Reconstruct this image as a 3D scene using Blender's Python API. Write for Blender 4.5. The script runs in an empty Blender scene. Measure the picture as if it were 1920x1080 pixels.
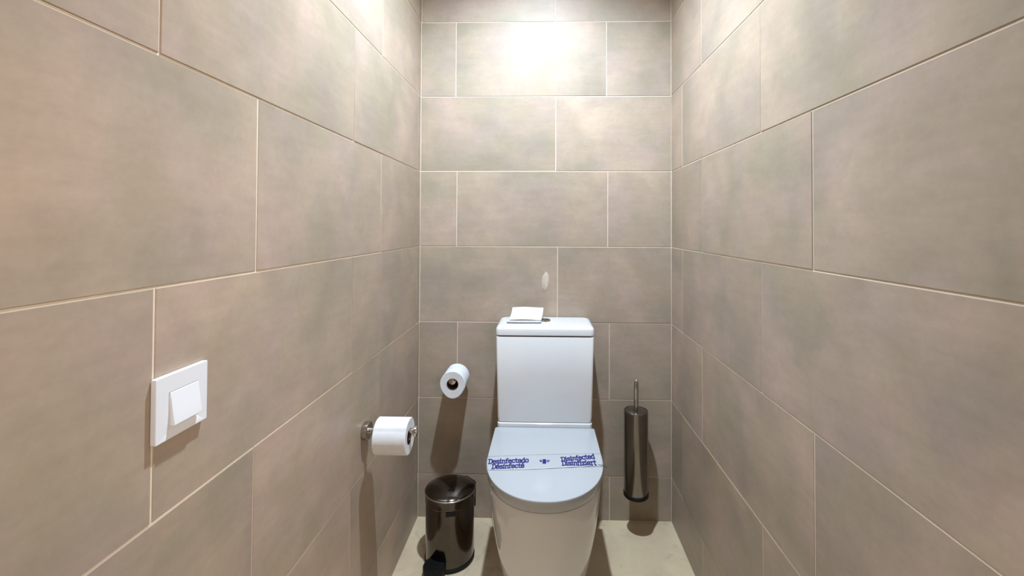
import bpy, bmesh, math, random
from mathutils import Matrix, Vector

random.seed(7)
S = bpy.context.scene
COL = S.collection
PI = math.pi

# ------------------------------------------------------------------ camera
cd = bpy.data.cameras.new('camera')
cam = bpy.data.objects.new('camera', cd)
COL.objects.link(cam)
S.camera = cam
right = Vector((0.9997, 0.0251, 0.0039))
fwd = Vector((-0.0252, 0.9995, 0.0167))
up = Vector((-0.0035, -0.0168, 0.9999))
cam.matrix_world = Matrix(((right.x, up.x, -fwd.x, 0.0),
                           (right.y, up.y, -fwd.y, -1.8193),
                           (right.z, up.z, -fwd.z, 1.1581),
                           (0, 0, 0, 1)))
cd.sensor_fit = 'HORIZONTAL'
cd.sensor_width = 36.0
cd.lens = 849.04 / 1920 * 36
cd.shift_x = -0.02036
cd.shift_y = -0.06736
cd.clip_start = 0.02

# ------------------------------------------------------------------ world, light, exposure
w = bpy.data.worlds.new('ambient_fill')  # faint warm ambient, added as soft fill from outside the doorway
S.world = w
w.use_nodes = True
w.node_tree.nodes['Background'].inputs[0].default_value = (1.0, 0.70, 0.45, 1)
w.node_tree.nodes['Background'].inputs[1].default_value = 0.05

def spot(name, loc, power, angle, blend, radius, color, tilt=0):
    l = bpy.data.lights.new(name, 'SPOT')
    l.energy = power
    l.spot_size = math.radians(angle)
    l.spot_blend = blend
    l.shadow_soft_size = radius
    l.color = color
    o = bpy.data.objects.new(name, l)
    o.location = loc
    o.rotation_euler = (math.radians(tilt), 0, 0)      # swivelled a little towards the back wall
    COL.objects.link(o)
    return o

spot('ceiling_downlight', (-0.03, -0.79, 2.445), 152.0, 125, 0.85, 0.026, (0.685, 0.84, 0.985), 14)
hall = bpy.data.lights.new('hallway_fill', 'POINT')  # unseen warm fill, added behind the viewer to brighten the left wall
hall.energy = 84.0
hall.shadow_soft_size = 0.3
hall.color = (1.0, 0.85, 0.74)
hl = bpy.data.objects.new('hallway_fill', hall)
hl.location = (0.95, -2.9, 1.6)
COL.objects.link(hl)

vs = S.view_settings
S.display_settings.display_device = 'sRGB'
vs.view_transform = 'Standard'
vs.look = 'None'
vs.gamma = 1.0
vs.use_curve_mapping = False
vs.exposure = 0.46

# ------------------------------------------------------------------ materials
def srgb(r, g, b):
    f = lambda c: (c / 255) / 12.92 if c / 255 <= 0.04045 else ((c / 255 + 0.055) / 1.055) ** 2.4
    return (f(r), f(g), f(b), 1)

def mat(name, color, rough=0.5, metal=0.0, **kw):
    m = bpy.data.materials.new(name)
    m.use_nodes = True
    b = m.node_tree.nodes['Principled BSDF']
    b.inputs['Base Color'].default_value = color
    b.inputs['Roughness'].default_value = rough
    b.inputs['Metallic'].default_value = metal
    for k, v in kw.items():
        b.inputs[k].default_value = v
    return m

def N(m, t, **kw):
    n = m.node_tree.nodes.new(t)
    for k, v in kw.items():
        setattr(n, k, v)
    return n

def L(m, a, b):
    m.node_tree.links.new(a, b)

def ramp(m, fac, stops):
    r = N(m, 'ShaderNodeValToRGB')
    e = r.color_ramp.elements
    while len(e) < len(stops):
        e.new(0.5)
    for el, (p, c) in zip(e, stops):
        el.position = p
        el.color = c
    L(m, fac, r.inputs[0])
    return r.outputs[0]

def mixc(m, fac, a, b, mode='MIX'):
    n = N(m, 'ShaderNodeMix', data_type='RGBA', blend_type=mode)
    for s, v in ((n.inputs[0], fac), (n.inputs[6], a), (n.inputs[7], b)):
        if isinstance(v, (int, float)):
            s.default_value = v
        elif isinstance(v, tuple):
            s.default_value = v
        else:
            L(m, v, s)
    return n.outputs[2]

def noise(m, vec, scale, detail=3, rough=0.55, dist=0.0):
    n = N(m, 'ShaderNodeTexNoise')
    n.inputs['Scale'].default_value = scale
    n.inputs['Detail'].default_value = detail
    n.inputs['Roughness'].default_value = rough
    n.inputs['Distortion'].default_value = dist
    L(m, vec, n.inputs['Vector'])
    return n.outputs[0]

def tile_material():
    m = mat('porcelain_tile', srgb(176, 163, 148), 0.36, **{'Specular IOR Level': 0.34})
    b = m.node_tree.nodes['Principled BSDF']
    tc = N(m, 'ShaderNodeTexCoord')
    oi = N(m, 'ShaderNodeObjectInfo')
    off = N(m, 'ShaderNodeVectorMath', operation='SCALE')
    off.inputs[0].default_value = (37.0, 53.0, 71.0)
    L(m, oi.outputs['Random'], off.inputs[3])
    v = N(m, 'ShaderNodeVectorMath', operation='ADD')
    L(m, tc.outputs['Object'], v.inputs[0])
    L(m, off.outputs[0], v.inputs[1])
    v = v.outputs[0]
    big = noise(m, v, 4.5, 4, 0.5, 0.4)
    mid = noise(m, v, 13, 5, 0.6, 0.6)
    tint = noise(m, v, 7, 2, 0.5, 0.2)
    st = N(m, 'ShaderNodeMapping')
    st.inputs['Scale'].default_value = (10, 55, 10)
    L(m, v, st.inputs[0])
    streak = noise(m, st.outputs[0], 1.0, 3, 0.6)
    c1 = ramp(m, big, [(0.28, srgb(174, 157, 137)), (0.5, srgb(196, 180, 159)), (0.72, srgb(210, 196, 177))])
    c2 = ramp(m, mid, [(0.3, srgb(114, 114, 114)), (0.7, srgb(143, 143, 143))])
    c = mixc(m, 0.55, c1, c2, 'OVERLAY')
    c3 = ramp(m, tint, [(0.34, srgb(197, 180, 153)), (0.5, srgb(198, 180, 160)), (0.68, srgb(204, 180, 170))])
    c = mixc(m, 0.34, c, c3, 'MIX')
    c4 = ramp(m, streak, [(0.3, srgb(116, 116, 116)), (0.7, srgb(140, 140, 140))])
    c = mixc(m, 0.35, c, c4, 'OVERLAY')
    grain = noise(m, v, 85, 4, 0.65, 0.3)
    c5 = ramp(m, grain, [(0.32, (0.46, 0.46, 0.46, 1)), (0.68, (0.55, 0.55, 0.55, 1))])
    c = mixc(m, 0.35, c, c5, 'OVERLAY')
    # every tile a hair lighter or darker than the next
    hv = N(m, 'ShaderNodeHueSaturation')
    mr = N(m, 'ShaderNodeMapRange')
    mr.inputs[3].default_value = 0.96
    mr.inputs[4].default_value = 1.04
    L(m, oi.outputs['Random'], mr.inputs[0])
    L(m, mr.outputs[0], hv.inputs['Value'])
    L(m, c, hv.inputs['Color'])
    L(m, hv.outputs[0], b.inputs['Base Color'])
    r = N(m, 'ShaderNodeMapRange')
    r.inputs[3].default_value = 0.36
    r.inputs[4].default_value = 0.58
    L(m, mid, r.inputs[0])
    L(m, r.outputs[0], b.inputs['Roughness'])
    bp = N(m, 'ShaderNodeBump')
    bp.inputs['Strength'].default_value = 0.10
    bp.inputs['Distance'].default_value = 0.004
    L(m, mid, bp.inputs['Height'])
    L(m, bp.outputs[0], b.inputs['Normal'])
    return m

def floor_material():
    m = mat('floor_cement', srgb(186, 180, 158), 0.45)
    b = m.node_tree.nodes['Principled BSDF']
    tc = N(m, 'ShaderNodeTexCoord')
    v = tc.outputs['Object']
    a = noise(m, v, 5, 4, 0.55, 0.5)
    f = noise(m, v, 40, 4, 0.6)
    s = noise(m, v, 11, 3, 0.6, 1.5)
    c = ramp(m, a, [(0.3, srgb(209, 194, 168)), (0.7, srgb(222, 208, 185))])
    c2 = ramp(m, f, [(0.3, srgb(118, 118, 116)), (0.7, srgb(138, 138, 138))])
    c = mixc(m, 0.5, c, c2, 'OVERLAY')
    mask = ramp(m, s, [(0.60, (0, 0, 0, 1)), (0.72, (0.45, 0.45, 0.45, 1))])
    c = mixc(m, mask, c, srgb(150, 146, 124))
    L(m, c, b.inputs['Base Color'])
    bp = N(m, 'ShaderNodeBump')
    bp.inputs['Strength'].default_value = 0.08
    bp.inputs['Distance'].default_value = 0.003
    L(m, f, bp.inputs['Height'])
    L(m, bp.outputs[0], b.inputs['Normal'])
    return m

def noisy(name, ca, cb, scale, rough, bump=0.0, dist=0.002, **kw):
    m = mat(name, ca, rough, **kw)
    b = m.node_tree.nodes['Principled BSDF']
    tc = N(m, 'ShaderNodeTexCoord')
    n = noise(m, tc.outputs['Object'], scale, 4, 0.6)
    L(m, ramp(m, n, [(0.3, ca), (0.7, cb)]), b.inputs['Base Color'])
    if bump:
        bp = N(m, 'ShaderNodeBump')
        bp.inputs['Strength'].default_value = bump
        bp.inputs['Distance'].default_value = dist
        L(m, n, bp.inputs['Height'])
        L(m, bp.outputs[0], b.inputs['Normal'])
    return m

M = dict(
    tile=tile_material(),
    floor=floor_material(),
    grout=noisy('grout', srgb(216, 200, 178), srgb(226, 211, 190), 60, 0.9, 0.2),
    ceiling=noisy('ceiling_paint', srgb(236, 234, 228), srgb(240, 238, 233), 30, 0.9),
    ceramic=noisy('glazed_ceramic', srgb(224, 222, 222), srgb(227, 225, 225), 5, 0.09),
    lid=noisy('lid_plastic', srgb(181, 183, 187), srgb(184, 186, 190), 6, 0.2),
    plastic=noisy('switch_plastic', srgb(226, 227, 232), srgb(228, 229, 233), 20, 0.35),
    paper=noisy('tissue_paper', srgb(216, 216, 219), srgb(226, 226, 229), 45, 0.95, 0.25),
    napkin=noisy('napkin_paper', srgb(224, 226, 228), srgb(232, 233, 235), 30, 0.9, 0.15),
    core=noisy('cardboard', srgb(72, 54, 42), srgb(84, 64, 50), 40, 0.9),
    band=noisy('banner_paper', srgb(178, 181, 186), srgb(184, 186, 190), 25, 0.4),
    ink=noisy('blue_ink', srgb(14, 13, 96), srgb(22, 20, 122), 50, 0.7),
    chrome=noisy('chrome', (0.50, 0.47, 0.44, 1), (0.54, 0.51, 0.48, 1), 20, 0.16, metal=1.0),
    steel=noisy('dark_stainless_steel', (0.095, 0.083, 0.073, 1), (0.11, 0.096, 0.085, 1), 25, 0.12, metal=1.0),
    brushsteel=noisy('stainless_steel', (0.22, 0.20, 0.18, 1), (0.25, 0.23, 0.21, 1), 25, 0.18, metal=1.0),
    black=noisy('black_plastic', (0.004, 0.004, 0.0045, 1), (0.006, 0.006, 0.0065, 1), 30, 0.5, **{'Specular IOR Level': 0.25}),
    smear=noisy('putty_smear', srgb(209, 196, 178), srgb(198, 183, 164), 70, 0.6),
    wood=noisy('door_frame_wood', srgb(150, 104, 58), srgb(168, 120, 70), 18, 0.5),
)

# ------------------------------------------------------------------ helpers
def obj(name, bm, m, parent=None, smooth=None, bevel=None):
    me = bpy.data.meshes.new(name)
    bmesh.ops.recalc_face_normals(bm, faces=bm.faces)
    bm.to_mesh(me)
    bm.free()
    me.materials.append(m)
    if smooth is not None:
        for p in me.polygons:
            p.use_smooth = True
        me.set_sharp_from_angle(angle=math.radians(smooth))
    o = bpy.data.objects.new(name, me)
    COL.objects.link(o)
    if parent:
        o.parent = parent
        o.matrix_parent_inverse = Matrix.Identity(4)
    if bevel:
        b = o.modifiers.new('bevel', 'BEVEL')
        b.width, b.segments = bevel
        b.limit_method = 'ANGLE'
    return o

def thing(name, label, cat, loc, rz=0.0, group=None):
    o = bpy.data.objects.new(name, None)
    o.empty_display_size = 0.05
    COL.objects.link(o)
    o.location = loc
    o.rotation_euler = (0, 0, rz)
    tag(o, label, cat, group)
    return o

def tag(o, label, cat, group=None):
    o['label'] = label
    o['category'] = cat
    if group:
        o['group'] = group

def box(bm, x0, x1, y0, y1, z0, z1):
    vs_ = [bm.verts.new((x, y, z)) for z in (z0, z1) for y in (y0, y1) for x in (x0, x1)]
    for f in ((0, 1, 3, 2), (4, 6, 7, 5), (0, 4, 5, 1), (2, 3, 7, 6), (0, 2, 6, 4), (1, 5, 7, 3)):
        bm.faces.new([vs_[i] for i in f])

def loft(bm, loops, cap0=True, cap1=True):
    rings = [[bm.verts.new(p) for p in lp] for lp in loops]
    n = len(rings[0])
    for a, b in zip(rings, rings[1:]):
        for i in range(n):
            j = (i + 1) % n
            bm.faces.new((a[i], a[j], b[j], b[i]))
    if cap0:
        bm.faces.new(rings[0][::-1])
    if cap1:
        bm.faces.new(rings[-1])
    return rings

def lathe(bm, prof, seg=48, origin=(0, 0, 0), axis='Z', flip=False):
    """prof: list of (r, h). r == 0 only at the ends."""
    o = Vector(origin)
    def pt(r, h, a):
        c, s = r * math.cos(a), r * math.sin(a)
        return o + (Vector((c, s, h)) if axis == 'Z' else Vector((c, h, s)) if axis == 'Y' else Vector((h, c, s)))
    rings = []
    for r, h in prof:
        if r <= 1e-9:
            rings.append([bm.verts.new(pt(0, h, 0))])
        else:
            rings.append([bm.verts.new(pt(r, h, 2 * PI * i / seg)) for i in range(seg)])
    for a, b in zip(rings, rings[1:]):
        for i in range(seg):
            j = (i + 1) % seg
            if len(a) == 1 and len(b) == 1:
                continue
            if len(a) == 1:
                bm.faces.new((a[0], b[j], b[i]))
            elif len(b) == 1:
                bm.faces.new((a[i], a[j], b[0]))
            else:
                bm.faces.new((a[i], a[j], b[j], b[i]))

def tube(bm, pts, r, seg=10, taper=None):
    loops = []
    for i, p in enumerate(pts):
        p = Vector(p)
        d = (Vector(pts[min(i + 1, len(pts) - 1)]) - Vector(pts[max(i - 1, 0)])).normalized()
        a = d.orthogonal().normalized() if i == 0 else (prev - d * prev.dot(d)).normalized()
        prev = a
        b = d.cross(a)
        rr = r if taper is None else taper[i]
        loops.append([p + rr * (math.cos(2 * PI * k / seg) * a + math.sin(2 * PI * k / seg) * b) for k in range(seg)])
    loft(bm, loops)

def rrect(x0, x1, y0, y1, r, z, n=6):
    """rounded rectangle loop, counter-clockwise"""
    out = []
    for cx, cy, a0 in ((x1 - r, y1 - r, 0), (x0 + r, y1 - r, PI / 2), (x0 + r, y0 + r, PI), (x1 - r, y0 + r, 1.5 * PI)):
        for i in range(n + 1):
            a = a0 + PI / 2 * i / n
            out.append((cx + r * math.cos(a), cy + r * math.sin(a), z))
    return out

def dshape(cx, wr, w_, yr, yf, arc, z, r=0.012, n=40, e=2.25, ns=8):
    """D outline: straight rear at yr (half width wr), sides widening to w_ , rounded front at yf."""
    ya = yf + arc
    out = []
    for i in range(7):                                # rear right corner
        a = PI / 2 - PI / 2 * i / 6
        out.append((cx + wr - r + r * math.cos(a), yr - r + r * math.sin(a), z))
    for i in range(1, ns):
        t = i / ns
        out.append((cx + wr + (w_ - wr) * math.sin(t * PI / 2), (yr - r) + (ya - (yr - r)) * t, z))
    for i in range(n + 1):                            # front arc
        a = PI * i / n
        c, s = math.cos(a), math.sin(a)
        out.append((cx + w_ * math.copysign(abs(c) ** (2 / e), c), ya - arc * abs(s) ** (2 / e), z))
    for i in range(ns - 1, 0, -1):
        t = i / ns
        out.append((cx - (wr + (w_ - wr) * math.sin(t * PI / 2)), (yr - r) + (ya - (yr - r)) * t, z))
    for i in range(7):
        a = PI - PI / 2 * i / 6
        out.append((cx - wr + r + r * math.cos(a), yr - r + r * math.sin(a), z))
    return out

# ------------------------------------------------------------------ the room
XL, XR = -0.5018, 0.5065
YF = -1.92                       # where the cubicle ends, at the doorway behind the viewer
ZF, ZC = -0.004, 2.46
Z0, P, T, J = 0.1687, 0.303, 0.603, 0.003
EPS = 0.0014                     # the joint is recessed behind the tile faces

def struct(name, bm, m, parent=None):
    o = obj(name, bm, m, parent)
    if parent is None:
        o['kind'] = 'structure'
    return o

bm = bmesh.new(); box(bm, XL - 0.12, XR + 0.12, YF - 0.12, 0.12, ZF - 0.1, ZF)
struct('floor', bm, M['floor'])
bm = bmesh.new(); box(bm, XL - 0.12, XR + 0.12, YF - 0.12, 0.12, ZC + 0.0005, ZC + 0.1)
ceiling = struct('ceiling', bm, M['ceiling'])
bm = bmesh.new(); box(bm, XL - 0.12, XR + 0.12, EPS, 0.12, ZF, ZC)
wall_back = struct('wall_back', bm, M['grout'])
bm = bmesh.new(); box(bm, XL - 0.12, XL - EPS, YF, EPS, ZF, ZC)
wall_left = struct('wall_left', bm, M['grout'])
bm = bmesh.new(); box(bm, XR + EPS, XR + 0.12, YF, EPS, ZF, ZC)
wall_right = struct('wall_right', bm, M['grout'])
bm = bmesh.new()
box(bm, XL - 0.12, -0.30, YF - 0.12, YF, ZF, ZC)
box(bm, 0.46, XR + 0.12, YF - 0.12, YF, ZF, ZC)
box(bm, -0.30, 0.46, YF - 0.12, YF, 2.04, ZC)  # unseen opening, set off centre so more fill reaches the left wall
struct('wall_front', bm, M['ceiling'])
bm = bmesh.new(); lathe(bm, [(0.03, 0.0), (0.046, -0.004), (0.05, 0.0)], 32, (-0.03, -0.79, ZC))
obj('downlight_ring', bm, M['chrome'], ceiling, smooth=40)

tile_meshes = {}
def tile_mesh(wd, ht):
    key = (round(wd, 4), round(ht, 4))
    if key not in tile_meshes:
        b2 = bmesh.new()
        a, c, e = wd / 2, ht / 2, min(0.0008, wd / 8)
        # local x along the wall, y up, z out of the wall
        loops = [[(-a, -c, -EPS - 0.0005), (a, -c, -EPS - 0.0005), (a, c, -EPS - 0.0005), (-a, c, -EPS - 0.0005)],
                 [(-a, -c, -0.0006), (a, -c, -0.0006), (a, c, -0.0006), (-a, c, -0.0006)],
                 [(-a + e, -c + e, 0), (a - e, -c + e, 0), (a - e, c - e, 0), (-a + e, c - e, 0)]]
        loft(b2, loops, cap0=False)
        me = bpy.data.meshes.new('tile')
        bmesh.ops.recalc_face_normals(b2, faces=b2.faces)
        b2.to_mesh(me); b2.free()
        me.materials.append(M['tile'])
        tile_meshes[key] = me
    return tile_meshes[key]

def lay_row(wall, frame, u0, u1, joints, z0, z1):
    """tiles between u0 and u1; frame(u, z, lift) -> world matrix"""
    js = sorted(j for j in joints if u0 + 0.004 < j < u1 - 0.004)
    edges = [u0] + js + [u1]
    for i, (a, b) in enumerate(zip(edges, edges[1:])):
        a2 = a + (J / 2 if i else J / 2)
        b2 = b - (J / 2)
        za, zb = z0 + J / 2, z1 - J / 2
        o = bpy.data.objects.new('tile', tile_mesh(b2 - a2, zb - za))
        COL.objects.link(o)
        mw = frame((a2 + b2) / 2, (za + zb) / 2, random.uniform(-0.0006, 0.0003))
        tilt = Matrix.Rotation(random.uniform(-0.0022, 0.0022), 4, 'X') @ Matrix.Rotation(random.uniform(-0.001, 0.001), 4, 'Y')
        o.parent = wall
        o.matrix_parent_inverse = Matrix.Identity(4)
        o.matrix_basis = mw @ tilt

def fr_back(u, z, l):            # out of the wall is -Y
    return Matrix(((1, 0, 0, u), (0, 0, -1, -l), (0, 1, 0, z), (0, 0, 0, 1)))
def fr_left(u, z, l):            # u = -y (distance from the back wall); out is +X
    return Matrix(((0, 0, 1, XL + l), (-1, 0, 0, -u), (0, 1, 0, z), (0, 0, 0, 1))) @ Matrix.Diagonal((1, 1, 1, 1))
def fr_right(u, z, l):
    return Matrix(((0, 0, -1, XR - l), (-1, 0, 0, -u), (0, 1, 0, z), (0, 0, 0, 1)))

back_j = {7: [-0.362, 0.2450], 6: [0.0412], 5: [-0.3597, 0.2476], 4: [0.0453], 3: [-0.3528, 0.254], 2: [0.054],
          1: [-0.347, 0.2607], 0: [0.058], -1: [-0.345, 0.262]}
LA, LB = [-0.0393 + 0.0, 0.6423, 1.2453], [0.4372, 1.0402, 1.6432]
LA[0] = 0.0393
RA, RB = [0.3481, 0.9511, 1.5541], [0.1441, 0.7471, 1.3501]
for k in range(-1, 8):
    za = ZF if k < 0 else Z0 + k * P
    zb = min(Z0 + (k + 1) * P, ZC)
    lay_row(wall_back, fr_back, XL, XR, back_j[k], za, zb)
    lay_row(wall_left, fr_left, 0.0, 1.6432 if k % 2 else 1.8483, LB if k % 2 else LA, za, zb)
    lay_row(wall_right, fr_right, 0.0, 1.5541 if k % 2 else 1.9, RA if k % 2 else RB, za, zb)

# old putty mark on the back wall, left of a joint above the cistern
bm = bmesh.new()
loopm = [(0.0082, 0.9784), (0.0155, 0.970), (0.019, 0.955), (0.0185, 0.938), (0.0145, 0.920), (0.006, 0.904), (-0.004, 0.8985),
         (-0.0086, 0.9005), (-0.001, 0.906), (-0.0085, 0.916), (-0.0092, 0.940), (-0.0065, 0.958), (0.001, 0.969)]
loft(bm, [[(x, 0.0008, z) for x, z in loopm], [(x * 0.92 + 0.0004, -0.0006, 0.9385 + (z - 0.9385) * 0.96) for x, z in loopm]])
obj('putty_mark', bm, M['smear'], wall_back, smooth=50)

# ------------------------------------------------------------------ toilet
CX = 0.004
toilet = thing('toilet', 'white close-coupled toilet with closed lid against the back wall', 'toilet', (CX, -0.3, ZF))
def tl(bm, name, m, parent=toilet, **kw):
    off = Vector(toilet.location) if parent is toilet else Vector((0, 0, 0))
    bmesh.ops.translate(bm, verts=bm.verts, vec=-Vector((CX, -0.3, ZF)))
    return obj(name, bm, m, parent, **kw)

# bowl and pedestal: one ceramic body, back to the wall
bm = bmesh.new()
prof = [(ZF, .118, .118, -.500), (.006, .122, .122, -.504), (.05, .129, .130, -.520), (.10, .136, .139, -.540), (.15, .143, .147, -.558),
        (.20, .149, .154, -.574), (.26, .155, .161, -.590), (.32, .160, .1665, -.602), (.37, .163, .1700, -.610), (.396, .164, .1712, -.6120), (.4005, .1630, .1702, -.611)]
loft(bm, [dshape(CX, wr, w_, -0.006, yf, .215, z, e=2.15) for z, wr, w_, yf in prof])
# deck that carries the cistern
loft(bm, [rrect(CX - .171, CX + .171, -.178, -.006, .012, z) for z in (.392, .448)] + [rrect(CX - .169, CX + .169, -.176, -.008, .012, .450)])
tl(bm, 'bowl', M['ceramic'], smooth=35)

bm = bmesh.new()
YR, YFR = -.183, -.622
lidp = [(.4045, .1745, .1755, -.6155), (.4060, .1755, .1765, -.6165), (.4335, .1775, .1790, -.6190), (.4350, .1774, .1789, -.6189), (.4362, .1766, .1781, -.6180), (.4366, .1750, .1765, -.6165)]
loft(bm, [dshape(CX, wr, w_, YR, yf, .225, z, r=.004, e=2.1) for z, wr, w_, yf in lidp])
lid = tl(bm, 'seat_lid', M['lid'], smooth=35)
lid['label'] = 'pale bluish-white closed seat lid'

bm = bmesh.new()
xa, xb = CX - .178, CX + .178
cis = [(.4515, .166, -.170, .007), (.4535, .168, -.172, .008), (.47, .1705, -.1745, .008), (.60, .1735, -.1765, .008), (.7570, .177, -.178, .008), (.7595, .1755, -.1765, .007)]
loft(bm, [rrect(CX - h, CX + h, yf, -.004, r, z) for z, h, yf, r in cis])
cistern = tl(bm, 'cistern', M['ceramic'], smooth=35)
bm = bmesh.new()
cl = [(.7635, .176, -.177, .014), (.766, .1785, -.1795, .016), (.784, .1785, -.1795, .016), (.790, .1765, -.1775, .016), (.7945, .172, -.172, .016), (.7965, .165, -.165, .016), (.797, .155, -.155, .016)]
loft(bm, [rrect(CX - h, CX + h, yf, -.003, r, z) for z, h, yf, r in cl])
clid = tl(bm, 'cistern_lid', M['ceramic'], smooth=35)
bm = bmesh.new()
lathe(bm, [(0, .7995), (.013, .7995), (.0135, .7988), (.0145, .7985), (.0148, .802), (.0205, .802), (.0215, .8), (.0215, .7965), (0, .7965)], 36, (.004, -.073, 0))
bmesh.ops.translate(bm, verts=bm.verts, vec=-Vector((CX, -0.3, ZF)))
fb = obj('flush_button', bm, M['chrome'], clid, smooth=35)
fb['label'] = 'round chrome flush button'

# ------------------------------------------------------------------ paper banner with printing, across the lid
ZB = 0.4370
band = thing('paper_banner', 'white paper hygiene banner with dark blue lettering across the closed lid', 'banner', (CX, -.415, ZB))
BO = Vector((CX, -.415, ZB))
def edge(u):                                        # front and rear edge of the strip at x = u
    t = (u + .176) / .362
    rear = -.3925 + .030 * t + .004 * math.sin(3 * t)
    front = -.4715 + .030 * t - .003 * math.sin(5 * t)
    return front, rear
def band_z(u, s):
    t = (u + .176) / .362
    w_ = max(0.0, t - .5) * 2
    return .0005 + .0022 * w_ * math.exp(-((s - .06) / .08) ** 2) * (.55 + .45 * math.sin(46 * t)) + .0004 * abs(math.sin(20 * t))
bm = bmesh.new()
NU, NV = 72, 12
us = [-.177 + .362 * i / NU for i in range(NU + 1)]
def lid_half(y):                                    # half width of the lid top at depth y
    yf, arc, w_, e = -.6165, .225, .1765, 2.1
    ya = yf + arc
    if y >= ya:
        return w_ - .0005
    return w_ * max(0.0, 1 - ((ya - y) / arc) ** e) ** (1 / e) - .0005
grid = []
for u in us:
    f, r = edge(u)
    col_ = []
    for j in range(NV + 1):
        s = j / NV
        y = f + (r - f) * s
        hw = lid_half(y)
        x = CX + max(-hw, min(hw, u - CX))
        col_.append((x, y, ZB + band_z(u, s)))
    grid.append(col_)
# the ends fold down over the lid's edge
def drop(col_, sx):
    out = []
    for dx, dz in ((.0018, -.0002), (.0032, -.0016), (.0034, -.010), (.0030, -.022)):
        out.append([(x + sx * dx, y, ZB + dz) for x, y, z in col_])
    return out
grid = drop(grid[0], -1)[::-1] + grid + drop(grid[-1], 1)
vv = [[bm.verts.new(Vector(p) - BO) for p in c] for c in grid]
for a, b in zip(vv, vv[1:]):
    for j in range(NV):
        bm.faces.new((a[j], b[j], b[j + 1], a[j + 1]))
sheet = obj('paper_strip', bm, M['band'], band, smooth=60)
so = sheet.modifiers.new('solid', 'SOLIDIFY'); so.thickness = .00025; so.offset = 1

GL = {  # pen strokes of a bold slab lettering, cap height 1
 'D': (.74, [[(0, .02), (.44, .02), (.64, .22), (.64, .78), (.44, .98), (0, .98)], [(.16, .02), (.16, .98)]]),
 'e': (.62, [[(.06, .37), (.48, .37), (.48, .55), (.38, .68), (.17, .68), (.06, .55), (.06, .15), (.17, .02), (.38, .02), (.50, .12)]]),
 's': (.58, [[(.46, .56), (.38, .68), (.15, .68), (.06, .58), (.06, .46), (.14, .38), (.38, .33), (.46, .25), (.46, .12), (.38, .02), (.12, .02), (.03, .13)]]),
 'i': (.34, [[(.02, .67), (.14, .67), (.14, .02)], [(.02, .02), (.27, .02)], [(.14, .88), (.14, 1.0)]]),
 'n': (.66, [[(.02, .67), (.13, .67), (.13, .02)], [(.03, .02), (.22, .02)], [(.13, .52), (.26, .68), (.40, .68), (.50, .56), (.50, .02), (.58, .02)]]),
 'f': (.46, [[(.15, .02), (.15, .86), (.25, .98), (.42, .98)], [(.0, .66), (.38, .66)], [(.03, .02), (.28, .02)]]),
 'c': (.58, [[(.48, .52), (.38, .68), (.17, .68), (.06, .55), (.06, .15), (.17, .02), (.38, .02), (.49, .14)]]),
 't': (.46, [[(.15, .93), (.15, .13), (.24, .02), (.38, .04)], [(.0, .66), (.37, .66)]]),
 'a': (.62, [[(.08, .62), (.17, .68), (.38, .68), (.48, .57), (.48, .02), (.57, .02)], [(.48, .38), (.16, .38), (.06, .29), (.06, .12), (.16, .02), (.36, .02), (.48, .13)]]),
 'd': (.66, [[(.48, .52), (.36, .68), (.17, .68), (.06, .55), (.06, .15), (.17, .02), (.36, .02), (.48, .17)], [(.38, .98), (.48, .98), (.48, .02), (.57, .02)]]),
 'o': (.62, [[(.06, .15), (.06, .55), (.17, .68), (.38, .68), (.49, .55), (.49, .15), (.38, .02), (.17, .02), (.06, .15)]]),
 'z': (.56, [[(.05, .52), (.05, .67), (.46, .67), (.05, .03), (.47, .03), (.47, .17)]]),
 'r': (.52, [[(.02, .67), (.14, .67), (.14, .02)], [(.03, .02), (.26, .02)], [(.14, .48), (.28, .67), (.46, .67)]]),
}
GL['é'] = (GL['e'][0], GL['e'][1] + [[(.22, .84), (.40, 1.04)]])

def lettering(word, quad, zoff=.0007, pen=.19):
    """quad: TL, TR, BR, BL of the word on the strip (metres)"""
    b2 = bmesh.new()
    width = sum(GL[c][0] for c in word) - .06
    def mp(x, y):
        s, t = x / width, y
        tl_, tr, br, bl = [Vector(q) for q in quad]
        p = (bl * (1 - s) + br * s) * (1 - t) + (tl_ * (1 - s) + tr * s) * t
        f, r = edge(p.x)
        sv = (p.y - f) / (r - f)
        return Vector((p.x, p.y, ZB + band_z(p.x, sv) + zoff)) - BO
    x0 = 0
    for c in word:
        adv, strokes = GL[c]
        for st in strokes:
            for (ax, ay), (bx, by) in zip(st, st[1:]):
                d = Vector((bx - ax, by - ay)).normalized() * pen / 2
                n = Vector((-d.y, d.x))
                A, B = Vector((x0 + ax, ay)) - d * .8, Vector((x0 + bx, by)) + d * .8
                lo = [b2.verts.new(mp(*q)) for q in (A + n, A - n, B - n, B + n)]
                hi = [b2.verts.new(v_.co + Vector((0, 0, .00018))) for v_ in lo]
                b2.faces.new(hi)
                for i in range(4):
                    j = (i + 1) % 4
                    b2.faces.new((lo[i], lo[j], hi[j], hi[i]))
        x0 += adv
    o = obj('lettering', b2, M['ink'], band)
    return o

for word, q in (
    ('Desinfectado', [(-0.1693, -0.4113), (-0.046, -0.3979), (-0.0452, -0.4237), (-0.1667, -0.4373)]),
    ('Désinfecté', [(-0.1546, -0.4415), (-0.0583, -0.43), (-0.0572, -0.4544), (-0.1536, -0.4665)]),
    ('Disinfected', [(0.0534, -0.3917), (0.1595, -0.3669), (0.1601, -0.3956), (0.0558, -0.4137)]),
    ('Disinfiziert', [(0.0558, -0.4153), (0.1606, -0.403), (0.1603, -0.4358), (0.0564, -0.4398)])):
    lettering(word, q)
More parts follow.
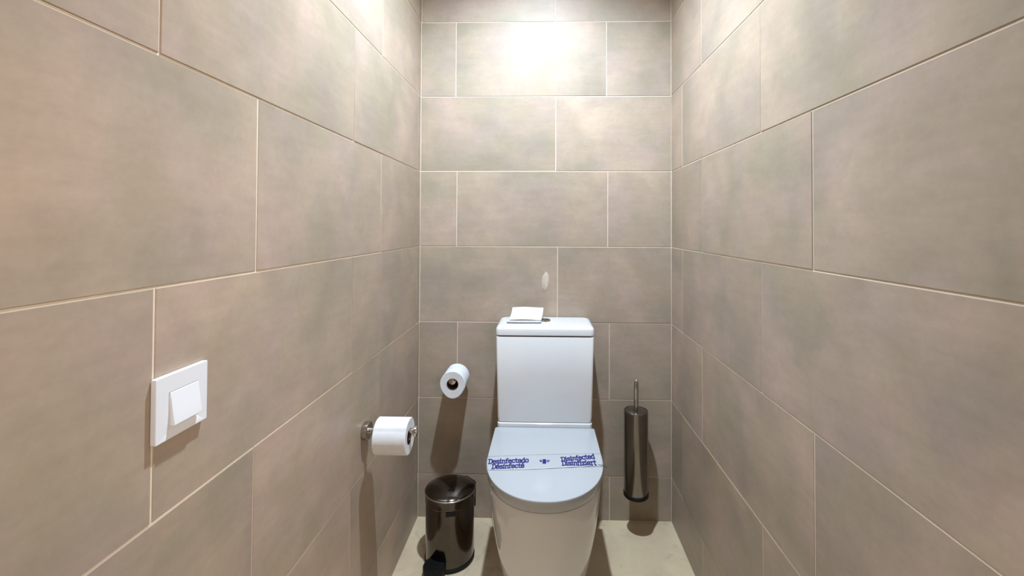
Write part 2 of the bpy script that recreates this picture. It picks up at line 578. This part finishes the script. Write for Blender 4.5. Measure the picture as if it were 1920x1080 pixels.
# little winged emblem between the words
bm = bmesh.new()
def flat(x0, x1, y0, y1, r):
    z = ZB + .0009
    loft(bm, [[Vector((x, y, z + d)) - BO for x, y, _ in rrect(x0, x1, y0, y1, r, 0, 3)] for d in (0, .0003)])
flat(-.0025, .0085, -.4315, -.4045, .002)
for a, b in ((-.0125, -.0040), (.0100, .0195)):
    flat(a, b, -.4145, -.4095, .001)
    flat(a + (.002 if a < 0 else 0), b - (0 if a < 0 else .002), -.4215, -.4165, .001)
obj('emblem', bm, M['ink'], band)
# thin dark tube standing in for the strip's shadow line on the right
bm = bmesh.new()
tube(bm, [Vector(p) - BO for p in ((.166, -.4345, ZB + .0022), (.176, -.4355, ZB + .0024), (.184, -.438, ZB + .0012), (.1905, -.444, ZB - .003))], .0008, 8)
obj('shadow_line', bm, M['black'], band, smooth=60)

# ------------------------------------------------------------------ folded paper on the cistern
nap = thing('folded_paper', 'folded white paper napkin propped on the left of the cistern lid', 'napkin', (-.075, -.09, .7975))
NO = Vector((-.075, -.09, .7975))
def sheet_layer(name, prof, th=.0012, m=M['napkin'], sag=.0):
    """prof: list of (y, z, xl, xr): a sheet running along y and bending upwards"""
    b2 = bmesh.new()
    nx = 14
    rows = []
    for y, z, a, b in prof:
        rows.append([b2.verts.new(Vector((a + (b - a) * i / nx, y + .0012 * math.sin(5 * i / nx + z * 90), z + sag * math.sin(PI * i / nx) * math.sin(2.2 * i / nx + 1))) - NO) for i in range(nx + 1)])
    for a, b in zip(rows, rows[1:]):
        for i in range(nx):
            b2.faces.new((a[i], a[i + 1], b[i + 1], b[i]))
    o = obj(name, b2, m, nap, smooth=60)
    s_ = o.modifiers.new('solid', 'SOLIDIFY'); s_.thickness = th; s_.offset = 1
    return o
sheet_layer('paper_fold', [(-.1285, .7990, -.1385, -.0100), (-.10, .7990, -.139, -.0090), (-.07, .7990, -.1395, -.0075), (-.035, .7990, -.140, -.006)], .0016)
sheet_layer('paper_fold', [(-.1282, .8018, -.1385, -.0100), (-.10, .8020, -.139, -.0090), (-.07, .8022, -.1395, -.0075), (-.035, .8022, -.140, -.006)], .0016)
sheet_layer('paper_fold', [(-.1285, .8066, -.1380, -.0105), (-.1315, .8054, -.138, -.0105), (-.1290, .8046, -.138, -.0105), (-.10, .8050, -.1385, -.009), (-.07, .8052, -.139, -.008)], .0016)
sheet_layer('paper_fold', [(-.1235, .8086, -.1305, -.0100), (-.105, .8104, -.1300, -.0085), (-.085, .8135, -.1285, -.007), (-.065, .8190, -.1262, -.0045), (-.048, .8285, -.1248, -.003), (-.034, .8385, -.1238, -.002)], .0022, sag=.0022)

# ------------------------------------------------------------------ wall-mounted paper roll holders and rolls
def holder(name, label, base, out, length, tip_gap=.0):
    """rose on the wall, bar straight out of it, disc at the tip. out: rotation about Z so that local -Y leaves the wall"""
    t = thing(name, label, 'holder', base, out, 'chrome toilet roll holders')
    b2 = bmesh.new(); lathe(b2, [(0, 0), (.0235, 0), (.0245, -.0015), (.0245, -.015), (.023, -.0165), (0, -.0165)], 40, axis='Y')
    obj('wall_rose', b2, M['chrome'], t, smooth=35)
    b2 = bmesh.new(); lathe(b2, [(0, -.016), (.0085, -.016), (.0085, -length + .004), (0, -length + .004)], 28, axis='Y')
    obj('bar', b2, M['chrome'], t, smooth=35)
    b2 = bmesh.new(); lathe(b2, [(0, -length + .006), (.013, -length + .006), (.0145, -length + .0045), (.0145, -length - .001), (.0138, -length - .002), (.0105, -length - .003), (.005, -length - .0036), (0, -length - .0038)], 32, axis='Y')
    obj('end_disc', b2, M['chrome'], t, smooth=35)
    return t

def roll(name, label, base, out, r, length, drop_, step_at, sag=0.0):
    """roll with its axis along local -Y, starting at local y=0; hollow core, loose outer sheet edge"""
    t = thing(name, label, 'toilet paper', base, out, 'toilet rolls')
    b2 = bmesh.new()
    seg, rc = 72, .0222
    def ring(rad, y, shape=True):
        pts = []
        for i in range(seg):
            a = 2 * PI * i / seg
            d = ((a - step_at) / (2 * PI)) % 1.0
            rr = rad + (.0022 * d if shape else 0)
            z = rr * math.sin(a)
            x = rr * math.cos(a)
            if shape and z < 0:
                k = (-z / rad)
                z *= 1 + sag * k
                x *= 1 - sag * .9 * k
            pts.append((x, y, z))
        return pts
    e = .0022
    loft(b2, [ring(rc, -e * .5, False), ring(r - e, 0), ring(r, -e), ring(r, -length + e), ring(r - e, -length), ring(rc, -length + e * .5, False), ring(rc, -e * .5, False)], cap0=False, cap1=False)
    bmesh.ops.remove_doubles(b2, verts=b2.verts, dist=1e-6)
    obj('paper', b2, M['paper'], t, smooth=40)
    b2 = bmesh.new()
    loft(b2, [ring(rc - .0001, -.0015, False), ring(rc - .0001, -length + .0015, False), ring(rc - .0013, -length + .0015, False), ring(rc - .0013, -.0015, False), ring(rc - .0001, -.0015, False)], cap0=False, cap1=False)
    bmesh.ops.remove_doubles(b2, verts=b2.verts, dist=1e-6)
    c = obj('core', b2, M['core'], t, smooth=40)
    c['label'] = 'brown cardboard core'
    return t

# spare roll straight out of the back wall
holder('toilet_roll_holder', 'chrome roll bar sticking out of the back wall, left of the cistern', (-.343, -.0002, .579), 0, .1205)
roll('toilet_roll', 'full white toilet roll end-on, on the back wall left of the cistern', (-.341, -.028, .5665), 0, .0474, .097, .0125, 2.2, .10)
# roll in use on the left wall (local -Y -> +X)
holder('toilet_roll_holder', 'chrome roll bar sticking out of the left wall near the pedal bin', (XL + .0002, -.557, .587), PI / 2, .147)
roll('toilet_roll', 'white toilet roll seen side-on, on the left wall above the pedal bin', (-.463, -.557, .5730), PI / 2, .0475, .091, .0125, 2.4)

# ------------------------------------------------------------------ light switch on the left wall
sw = thing('light_switch', 'square white light switch on the left wall', 'switch', (XL, -1.2055, .9175))
def rr_yz(y0, y1, z0, z1, r, x, n=4):
    return [(x, a, b) for a, b, _ in rrect(y0, y1, z0, z1, r, 0, n)]
bm = bmesh.new()
H, V = .0443, .0424
loops = [rr_yz(-H, H, -V, V, .0025, .0005), rr_yz(-H, H, -V, V, .0016, .0065), rr_yz(-H + .0006, H - .0006, -V + .0006, V - .0006, .0014, .0071)]
a0, a1, b0, b1 = -.0245, .0272, -.0325, .0195
loops += [rr_yz(a0, a1, b0, b1, .0012, .0072), rr_yz(a0 + .0015, a1 - .0006, b0 + .004, b1 - .0005, .0012, .0050)]
loft(bm, loops)
plate = obj('plate', bm, M['plastic'], sw, smooth=30)
bm = bmesh.new()
ya, yb = -.0222, .0264
top, bot = .0186, -.0250
pr = [(top, .0050), (top, .0078), (.010, .0090), (-.005, .0110), (-.0185, .0132), (bot, .0138), (bot - .0004, .0122), (bot, .0050)]
loft(bm, [[(x, y, z) for z, x in pr] for y in (ya, yb)])
obj('rocker', bm, M['plastic'], sw, smooth=30, bevel=(.0006, 2))

# ------------------------------------------------------------------ pedal bin
binn = thing('pedal_bin', 'small dark steel pedal bin on the floor left of the toilet', 'bin', (-.3285, -.2125, ZF), math.radians(-20))
bm = bmesh.new()
lathe(bm, [(0, .012), (.081, .012), (.0835, .014), (.0845, .018), (.0845, .206), (.083, .208), (0, .208)], 72)
body = obj('body', bm, M['steel'], binn, smooth=35)
bm = bmesh.new()
lathe(bm, [(0, 0), (.082, 0), (.0862, .002), (.0866, .012), (.0845, .015), (0, .015)], 64)
obj('base_ring', bm, M['black'], binn, smooth=35)
bm = bmesh.new()
lathe(bm, [(0, .205), (.0835, .205), (.0858, .2065), (.0862, .209), (.0862, .2315), (.0872, .2335), (.0872, .2365), (.0855, .239), (.078, .2442), (.062, .2518), (.042, .2578), (.02, .2610), (0, .2618)], 72)
obj('lid', bm, M['steel'], binn, smooth=50)
bm = bmesh.new()   # brighter ring added so the lid's edge shows a highlight line
lathe(bm, [(.0858, .2352), (.0878, .2356), (.0886, .2372), (.0878, .2390), (.0858, .2394), (.0852, .2373), (.0858, .2352)], 72)
obj('rim_highlight', bm, M['chrome'], binn, smooth=80)['label'] = 'bright highlight ring on the lid edge'
bm = bmesh.new()   # hinge housing at the rear, opposite the pedal
loft(bm, [rrect(-.030, .030, .070, .0955, .008, z) for z in (.150, .232)] + [rrect(-.027, .027, .072, .092, .007, .237)])
bmesh.ops.rotate(bm, verts=bm.verts, cent=(0, 0, 0), matrix=Matrix.Rotation(math.radians(-22), 3, 'Z'))
obj('hinge', bm, M['black'], binn, smooth=35)
bm = bmesh.new()   # black block for the shaded hollow of the notch under the lid
loft(bm, [rrect(-.016, .016, -.0862, -.076, .003, z) for z in (.1905, .2055)])
bmesh.ops.rotate(bm, verts=bm.verts, cent=(0, 0, 0), matrix=Matrix.Rotation(math.radians(33), 3, 'Z'))
obj('notch_shade', bm, M['black'], binn, smooth=35)
bm = bmesh.new()   # foot pedal
loft(bm, [rrect(-.036, .036, -.124, -.070, .02, z) for z in (.012, .034)] + [rrect(-.033, .033, -.121, -.072, .018, .040)])
for i in range(5):
    box(bm, -.024 + i * .0105, -.0195 + i * .0105, -.117, -.09, .0395, .0415)
obj('pedal', bm, M['black'], binn, smooth=35)

# ------------------------------------------------------------------ toilet brush
br = thing('toilet_brush', 'wall-hung cylindrical steel toilet brush holder right of the toilet', 'toilet brush', (.3495, -.085, .142))
bm = bmesh.new()
lathe(bm, [(0, .012), (.0440, .012), (.0450, .014), (.0450, .3215), (.0435, .3235), (.0405, .3235), (.0405, .31), (0, .31)], 64)
obj('holder_tube', bm, M['brushsteel'], br, smooth=35)
bm = bmesh.new()
lathe(bm, [(0, 0), (.030, 0), (.043, .003), (.0468, .008), (.0468, .018), (.0450, .019), (.0450, .013), (0, .013)], 64)
obj('base_ring', bm, M['black'], br, smooth=35)
bm = bmesh.new()
lathe(bm, [(0, .316), (.0400, .316), (.0400, .3225), (.036, .3245), (.012, .327), (0, .327)], 64)
obj('brush_lid', bm, M['brushsteel'], br, smooth=35)
bm = bmesh.new()
tube(bm, [(0, 0, .325), (.0004, 0, .345), (.001, 0, .40), (.0014, 0, .425), (.0015, 0, .434), (.0015, 0, .437)], .01, 24, [.0088, .0088, .0092, .0086, .0062, .003])
obj('handle', bm, M['chrome'], br, smooth=35)
bm = bmesh.new()
box(bm, -.016, .016, .040, .0846, .20, .25)
obj('wall_bracket', bm, M['chrome'], br, bevel=(.002, 2))
